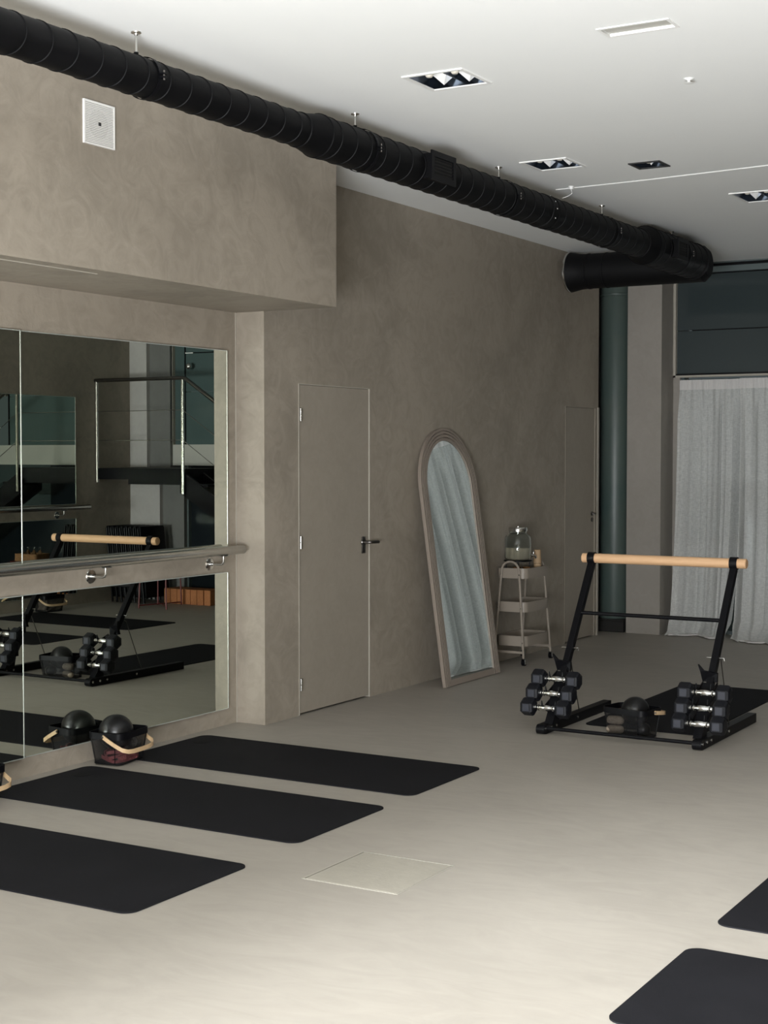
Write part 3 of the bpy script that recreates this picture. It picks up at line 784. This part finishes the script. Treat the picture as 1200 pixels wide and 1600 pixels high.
# ------------------------------------------------------------------ barre rack
RX0, RX1 = -3.42, -2.53; RY = 7.52
R_ = thing('barre_rack', ((RX0+RX1)/2, RY, 0), 0, 'freestanding black barre frame with a beech rail and dumbbell holders', 'barre')
HX_ = (RX1-RX0)/2; SK = .025
def L2(x, y, z): return (x, y, z)
for s in (-1, 1):
    xs = s*HX_
    sk = MB()
    prof = [(xs-SK, .0, .012), (xs-SK, .99, .002), (xs-SK, .99, .052)]
    prof = []
    for k in range(9):
        a = PI/2 + PI*k/8; prof.append((xs-SK, .028+.026*math.cos(a), .028+.026*math.sin(a)))
    prof += [(xs-SK, .985, .002), (xs-SK, .985, .054)]
    sk.prism(prof, (2*SK, 0, 0)); so = sk.build('skid', 'black', R_)
    bl = MB()
    for y in (.03, .10, .17, .47): bl.lathe([(-SK-.004, .001), (-SK-.003, .008), (-SK+.001, .008), (SK-.001, .008), (SK+.003, .008), (SK+.004, .001)], 10, (xs, y, .032), 'x')
    bl.build('bolts', 'chrome', so, True)['kind'] = 'stuff'
    # upright leans away from the camera
    b0 = Vector((xs-s*.02, .115, .055)); b1 = Vector((xs-s*.02, .68, .905)); d = (b1-b0)
    up = MB(); rot = Matrix.Translation(b0) @ Matrix.Rotation(-math.atan2(d.y, d.z), 4, 'X')
    up.box((-.019, -.019, 0), (.019, .019, d.length), .003, rot); uo = up.build('upright', 'black', R_)
    ft = MB(); ft.prism([(xs-s*.02-.024, .07, .05), (xs-s*.02-.024, .16, .05), (xs-s*.02-.024, .175, .12), (xs-s*.02-.024, .12, .12)], (.048, 0, 0)); ft.build('foot_plate', 'black', uo)
    cl = MB(); cl.lathe([(-.021, .0355), (.021, .0355)], 28, (xs-s*.02, .685, .935), 'x'); cl.build('rail_clamp', 'black', R_, True)
    # holder plate with three pairs of hooks
    hd = MB(); hd.box((-.032, -.032, .05), (.032, -.018, .30), .002, rot); ho = hd.build('holder_plate', 'black', R_)
    for k in range(3):
        t_ = .088+.0755*k
        for sx in (-1, 1):
            hk = MB(); base = rot @ Vector((sx*.040, -.018, t_/math.cos(.58)-.012))
            y0, z0 = base.y, base.z
            x = base.x-.003
            hk.prism([(x, y0+.03, z0-.012), (x, y0-.055, z0-.012), (x, y0-.085, z0+.006), (x, y0-.082, z0+.036), (x, y0-.070, z0+.010), (x, y0-.045, z0+.001), (x, y0-.02, z0+.012), (x, y0+.03, z0+.03)], (.006, 0, 0))
            hk.build('hook', 'black', ho)
    tp = MB(); b2 = rot @ Vector((0, -.03, .36))
    tp.prism([(b2.x-.045, b2.y, b2.z-.05), (b2.x-.05, b2.y-.02, b2.z+.0), (b2.x-.062, b2.y-.03, b2.z+.045), (b2.x-.035, b2.y-.02, b2.z+.012), (b2.x+.035, b2.y, b2.z+.0), (b2.x+.035, b2.y, b2.z-.05)], (0, .02, 0)); tp.build('top_prong', 'black', ho)
    # lock pin and stay rod
    pm = rot @ Vector((0, 0, .46))
    pn = MB(); pn.tube([(pm.x-.05, pm.y, pm.z+.004), (pm.x+.04, pm.y, pm.z+.004)], .0035, 8)
    pn.tube([(pm.x+.038, pm.y, pm.z+.004), (pm.x+.045, pm.y+.004, pm.z+.006), (pm.x+.048, pm.y+.006, pm.z-.01)], .0035, 8); pn.build('lock_pin', 'chrome', R_, True)
    st = MB(); st.tube([(pm.x+.030, pm.y, pm.z), (xs+.005, pm.y+.03, pm.z-.04), (xs, .55, .054)], .003, 8); st.build('stay_rod', 'dsteel', R_, True)
# rails
rl = MB(); rl.lathe([(-.485, .024), (-.481, .028), (.493, .028), (.497, .024)], 32, (.0, .685, .935), 'x'); rl.build('wooden_rail', 'wood', R_, True)
xb = MB(); xb.tube([(-HX_+.035, .49, .633), (HX_-.035, .49, .633)], .011, 12); xb.build('cross_bar', 'black', R_, True)
fb = MB(); fb.tube([(-HX_, .035, .034), (HX_, .035, .034)], .0105, 12); fb.build('floor_bar', 'black', R_, True)

# dumbbells
def make_dumbbell(label, grp):
    d = thing('hex_dumbbell', (0, 0, 0), 0, label, 'dumbbell', grp)
    for s in (-1, 1):
        prof = [(s*.065, .030), (s*.069, .044), (s*.080, .0505), (s*.128, .0505), (s*.138, .045), (s*.142, .030)]
        h = MB(); bm = h.bm; rings = []
        for x, r in prof:
            rings.append([bm.verts.new((x, r*math.cos(PI/6+k*PI/3), r*math.sin(PI/6+k*PI/3))) for k in range(6)])
        for i in range(len(rings)-1):
            for k in range(6): bm.faces.new((rings[i][k], rings[i][(k+1) % 6], rings[i+1][(k+1) % 6], rings[i+1][k]))
        bm.faces.new(rings[0]); bm.faces.new(rings[-1][::-1])
        ho = h.build('weight_head', 'hex', d)
        # raised square on the flat facing the camera (front of the hex)
        for sg in (-1,):
            f = MB(); a = .0437
            f.box((s*.104-.019, -a-.0015, -.020), (s*.104+.019, -a+.002, .020), .001); f.build('raised_face', 'hexface', ho)
    g = MB(); g.lathe([(-.07, .014), (-.060, .014), (-.058, .011), (-.052, .011), (-.046, .0145), (-.044, .0165), (-.040, .0165), (-.038, .0125), (-.028, .0135), (-.02, .0165), (0, .0175), (.02, .0165), (.028, .0135), (.038, .0125), (.040, .0165), (.044, .0165), (.046, .0145), (.052, .011), (.058, .011), (.060, .014), (.07, .014)], 20, axis='x')
    g.build('handle', 'chrome', d, True)
    return d
spots = []
for side, xc, dy in (('left', -3.41, 0), ('right', -2.528, -.05)):
    for k, pos in enumerate(('top', 'middle', 'bottom')):
        spots.append((xc+(.012, 0, -.012)[k]*(1 if side == 'left' else 0), 7.715+dy-.045*k, .287-.0755*k-(.0 if side == 'left' else 0),
                      f'black hex dumbbell, {pos} of three on the {side} leg of the barre rack', f'dumbbells on the {side} rack leg'))
db = None
for x, y, z, lab, grp in spots:
    if db is None: db = make_dumbbell(lab, grp); o = db
    else: o = copy_tree(db); o['label'] = lab; o['group'] = grp
    o.location = (x, y-.02, z)

# ------------------------------------------------------------------ baskets
def basket(loc, rz, label, hs=1, L=.27, W=.195, Hh=.16, drop=1.0):
    """long axis along local y; handle hangs towards local +x"""
    b = thing('storage_basket', loc, rz, label, 'basket', 'black mesh baskets with wooden handles')
    n = 6
    top = rrect(-W/2, -L/2, W/2, L/2, .035, n, Hh-.03); bot = rrect(-W/2+.018, -L/2+.018, W/2-.018, L/2-.018, .03, n, .004)
    m = MB(); A = [m.bm.verts.new(p) for p in top]; B = [m.bm.verts.new(p) for p in bot]
    for i in range(len(A)): m.bm.faces.new((A[i], A[(i+1) % len(A)], B[(i+1) % len(A)], B[i]))
    m.build('mesh_wall', 'basketmesh', b, True, sharp=60)
    m = MB(); m.prism([(p[0], p[1], .001) for p in bot], (0, 0, .004)); m.build('base', 'black', b)
    r = MB(); r.ring(rrect(-W/2-.003, -L/2-.003, W/2+.003, L/2+.003, .038, n, Hh-.032), rrect(-W/2+.001, -L/2+.001, W/2-.001, L/2-.001, .034, n, Hh-.032), (0, 0, .032)); r.build('rim_band', 'black', b, True)
    w_ = MB()
    for i in range(0, len(top), 7): w_.tube([Vector(top[i]), Vector(bot[i])], .0025, 6)
    w_.tube([Vector(p) for p in bot]+[Vector(bot[0])], .003, 6); w_.build('wire_frame', 'black', b, True)
    e = L/2+.010; zt = Hh-.018; pts = []
    ang = math.radians(28)*drop; reach = W/2+.03
    path = [(0, -e), (.03, -e-.004), (.07, -e-.004), (reach*.86, -e+.004), (reach, -e+.03), (reach+.006, -e+.07), (reach+.008, 0), (reach+.006, e-.07), (reach, e-.03), (reach*.86, e-.004), (.07, e+.004), (.03, e+.004), (0, e)]
    P = []
    for i in range(len(path)-1):
        for q in (0, .5): P.append(tuple(path[i][k]+(path[i+1][k]-path[i][k])*q for k in (0, 1)))
    P.append(path[-1])
    h = MB(); prev = None
    bm = h.bm; rings = []
    m_ = len(P)
    for i, (x, y) in enumerate(P):
        a = Vector(P[max(i-1, 0)]); c_ = Vector(P[min(i+1, m_-1)]); t = (c_-a).normalized(); nn = Vector((t.y, -t.x))
        z = zt - x*math.tan(ang); hw = .0105
        ring = []
        for sx, sz in ((-1, -1), (1, -1), (1, 1), (-1, 1)):
            ring.append(bm.verts.new((hs*(x+nn.x*.003*sx), y+nn.y*.003*sx, z+hw*sz)))
        rings.append(ring)
    for i in range(m_-1):
        for k in range(4): bm.faces.new((rings[i][k], rings[i][(k+1) % 4], rings[i+1][(k+1) % 4], rings[i+1][k]))
    bm.faces.new(rings[0]); bm.faces.new(rings[-1])
    ho = h.build('wooden_handle', 'wood2', b, True, sharp=50)
    st = MB()
    for s in (-1, 1): st.lathe([(s*(e-.008), .003), (s*(e+.004), .003), (s*(e+.0045), .0055), (s*(e+.007), .004)], 10, (0, 0, zt), 'y')
    st.build('rivets', 'dsteel', ho, True)['kind'] = 'stuff'
    return b
def ball(loc, r, label, grp=None):
    b = MB(); bmesh.ops.create_uvsphere(b.bm, u_segments=40, v_segments=24, radius=r)
    o = b.build('exercise_ball', 'ball', None, True, loc=loc, sharp=180); return tag(o, label, 'ball', 'small black exercise balls')
def strap(loc, rz, label, m='pink', s=1.0, seed=1):
    rnd = random.Random(seed); b = MB()
    for k in range(3):
        pts = []; z0 = .012+.016*k
        for i in range(25):
            a = 2*PI*i/24
            pts.append((.075*s*math.cos(a)*(1-.1*k)+.01*math.sin(3*a+k), .10*s*math.sin(a)*(1-.1*k)+.012*math.sin(2*a+k), z0+.006*math.sin(2*a+k*2)))
        b.tube(pts, .01, 8, flat=(.008, .0028))
    b.tube([(.05, -.09, .02), (.078, -.06, .03), (.078, -.02, .022), (.06, 0, .02), (.078, .03, .03)], .01, 8, flat=(.011, .003))
    o = b.build('resistance_band', m, None, True, loc=loc); o.rotation_euler = (0, 0, rz)
    return tag(o, label, 'exercise band')
def cloth(loc, rz, label, sx, sy, sz, m='greycloth'):
    b = MB(); r = bmesh.ops.create_grid(b.bm, x_segments=2, y_segments=2, size=.5); b.bm.clear()
    bmesh.ops.create_icosphere(b.bm, subdivisions=4, radius=1)
    for v in b.bm.verts:
        p = v.co.copy(); q = Vector([math.copysign(abs(c)**.55, c) for c in p])
        n = 1+.10*math.sin(7*p.x+3*p.z)+.08*math.sin(9*p.y-4*p.z+1)
        v.co = Vector((q.x*sx*n, q.y*sy*n, (q.z+1)*sz/2*(1+.12*math.sin(6*p.x+5*p.y))))
    zmin = min(v.co.z for v in b.bm.verts)
    for v in b.bm.verts: v.co.z -= zmin
    o = b.build('folded_towel', m, None, True, loc=loc, sharp=180); o.rotation_euler = (0, 0, rz)
    return tag(o, label, 'towel')
def pad(loc, rz, label, L=.10, r=.024):
    b = MB(); b.lathe([(-L/2, .003), (-L/2+.004, r*.6), (-L/2+.014, r*.92), (-L/2+.03, r), (L/2-.03, r), (L/2-.014, r*.92), (L/2-.004, r*.6), (L/2, .003)], 18, axis='y')
    o = b.build('hand_weight', 'beigepad', None, True, loc=loc); o.rotation_euler = (0, 0, rz)
    return tag(o, label, 'hand weight', 'padded hand weights')

# basket by the mirror
bx, by = -4.95, 5.80
basket((bx, by, .0055), math.radians(8), 'black mesh basket with a bent wood handle against the mirrored wall between two mats')
ball((bx-.005, by-.015, .152), .088, 'round black exercise ball in the basket against the mirrored wall')
strap((bx, by, .0115), math.radians(8), 'pink exercise band coiled in the bottom of the basket by the mirrored wall')
cloth((bx+.03, by+.075, .05), .2, 'grey mesh cloth folded in the basket by the mirrored wall', .035, .03, .06)
# basket at the left photo edge
basket((-4.90, 4.745, .0055), math.radians(6), 'black mesh basket cut by the left photo edge, handle showing')
strap((-4.90, 4.745, .0115), math.radians(6), 'pink exercise band in the basket at the left photo edge', seed=3)
ball((-4.905, 4.70, .225), .09, 'black exercise ball in the basket at the left photo edge')
# basket inside the rack
kx, ky = -2.975, 7.76
basket((kx, ky, .0053 if False else 0), math.radians(78), 'black mesh basket standing on the floor inside the barre rack', hs=1, drop=.25)
ball((kx+.015, ky+.01, .137), .078, 'black exercise ball sitting in the basket inside the barre rack')
pad((kx-.085, ky-.035, .033), math.radians(100), 'beige padded hand weight lying at the bottom left of the rack basket')
pad((kx-.085, ky-.03, .083), math.radians(95), 'beige padded hand weight lying on the other in the rack basket')
ball((kx+.078, ky-.03, .045), .038, 'small dark ball beside the bigger one in the rack basket')
# basket by the opposite wall
ox, oy = .20, 10.93
basket((ox, oy, 0), math.radians(4), 'black mesh basket by the opposite wall, seen reflected with a wooden handle', hs=-1)
ball((ox, oy, .215), .09, 'black exercise ball in the basket by the opposite wall')
cloth((ox, oy, .006), .1, 'beige cloth in the basket by the opposite wall', .07, .10, .09, 'beigepad')

# ------------------------------------------------------------------ far right corner, seen in the mirrors
pf = thing('entrance_platform', (XR, 11.88, 1.28), 0, 'black raised entrance platform in the far corner, seen in the mirror', 'platform')
MB().box((-1.17, .0, .0), (-.001, .515, .115)).build('deck', 'black', pf)
MB().box((-1.17, .05, -.05), (-.38, .12, .0)).build('beam', 'black', pf)
for k in range(9):
    x = -1.17-.24*k-.24; z = .115-.155*(k+1)
    if z < -1.20: break
    MB().box((x-.02, .02, z-.03), (x+.26, .30, z), .003).build('tread', 'black', pf)
for yy in (.0, .28):
    sg = MB(); sg.prism([(-1.10, yy, .115), (-1.10, yy, -.13), (-3.02, yy, -1.28), (-3.12, yy, -1.28), (-3.12, yy, -1.18)], (0, .025, 0)); sg.build('stringer', 'black', pf)
rl = thing('stair_railing', (XR, 11.875, 1.2), 0, 'slim steel railing with wires round the platform, seen in the mirror', 'railing')
for x, z0 in ((-.025, .05), (-1.16, -.06)):
    m = MB(); m.tube([(x, -.022, z0), (x, -.022, 1.10)], .017, 10); m.build('post', 'steel', rl, True)
m = MB(); m.tube([(-.006, -.022, 1.10), (-1.16, -.022, 1.10), (-1.2, -.022, 1.09), (-3.05, -.022, -.10)], .02, 10); m.build('handrail', 'dsteel', rl, True)
for dz in (.78, .48):
    m = MB(); m.tube([(-.006, -.022, dz), (-1.16, -.022, dz), (-3.05, -.022, dz-1.22)], .004, 6); m.build('wire', 'dsteel', rl, True)
m = MB(); m.tube([(-3.05, -.022, -1.195), (-3.05, -.022, -.10)], .016, 10); m.build('post', 'steel', rl, True)
# globe door knob on the upper glass
m = MB(); bmesh.ops.create_uvsphere(m.bm, u_segments=20, v_segments=12, radius=.035); m.lathe([(0, .02), (.06, .012)], 12, (0, -.0, 0), 'y')
tag(m.build('glass_lock_knob', 'chrome', None, True, loc=(-.33+S, 12.47, 2.455)), 'round metal knob on the upper teal glass, seen in the mirror', 'knob')

# folded chairs leaning in a row
ORD = ['first', 'second', 'third', 'fourth', 'fifth', 'sixth', 'seventh', 'eighth']
def folded_chair(x):
    c = thing('folded_chair', (x, 12.12, 0), 0, 'first black folding chair of the leaning row, counted from the platform side', 'chair', 'folded black chairs in a leaning row')
    m4 = Matrix.Rotation(.10, 4, 'Y')
    b = MB(); b.box((-.022, -.19, .46), (.022, .19, .80), .012, m4); b.build('backrest', 'black', c, True)
    b = MB(); b.box((-.022, -.18, .06), (.022, .18, .44), .010, m4); b.build('seat', 'black', c, True)
    for s in (-1, 1):
        b = MB(); b.tube([m4 @ Vector((.0, s*.20, .008)), m4 @ Vector((0, s*.20, .78))], .011, 8); b.build('leg', 'black', c, True)
    return c
ch0 = folded_chair(-.17+S)
for k in range(1, 8):
    c = copy_tree(ch0); c.location.x = -.17+S+.06*k; c['label'] = f'{ORD[k]} black folding chair of the leaning row, counted from the platform side'

# cork blocks
bk0 = None
for k in range(7):
    b = MB(); b.box((-.040, -.11, 0), (.040, .11, .155), .004)
    if bk0 is None: bk0 = b.build('yoga_block', 'cork'); o = bk0
    else: b.bm.free(); o = bk0.copy(); C.objects.link(o)
    o.location = (-.285-.0865*k, 12.26-.003*(k % 3), 0)
    tag(o, f'{ORD[k]} orange cork block of the row under the platform, counted from the chairs', 'yoga block', 'cork yoga blocks')

# low red metal table with wicker tray and bottles
tb = thing('side_table', (-.48+S, 11.84, 0), 0, 'low round table on thin dark red legs, seen in the mirror', 'table')
TH = .40
m = MB(); m.lathe([(TH-.012, .25), (TH-.010, .262), (TH, .262), (TH+.001, .25)], 32); m.build('table_top', 'redmetal', tb, True)
legs = [(.09, -.26), (-.22, -.21), (-.04, .25), (.17, .13)]
for x, y in legs:
    m = MB(); m.tube([(x, y, .0), (x*.93, y*.93, TH-.012)], .008, 8); m.build('leg', 'redmetal', tb, True)
m = MB(); m.tube([(.09, -.26, .03), (-.04, .25, .03)], .005, 6); m.build('brace', 'redmetal', tb, True)
m = MB(); m.tube([(-.22, -.21, .03), (.17, .13, .03)], .005, 6); m.build('brace', 'redmetal', tb, True)
wb = thing('wicker_tray', (-.47+S, 11.80, TH+.001), 0, 'woven wicker tray on the low red table, seen in the mirror', 'tray')
m = MB(); m.ring(rrect(-.17, -.11, .17, .11, .02, 3), rrect(-.16, -.10, .16, .10, .015, 3), (0, 0, .08)); m.build('woven_wall', 'wicker', wb)
m = MB(); m.prism(rrect(-.165, -.105, .165, .105, .02, 3), (0, 0, .004)); m.build('woven_base', 'wicker', wb)
for k in range(4):
    m = MB(); m.lathe([(0, .022), (.09, .022), (.11, .009), (.135, .009), (.136, .011), (.145, .011)], 14)
    o = m.build('small_bottle', 'glass', None, True, loc=(-.60+S+.085*k, 11.80, TH+.006)); tag(o, f'{ORD[k]} small clear bottle in the wicker tray, counted from the stairs side', 'bottle', 'bottles in the wicker tray')
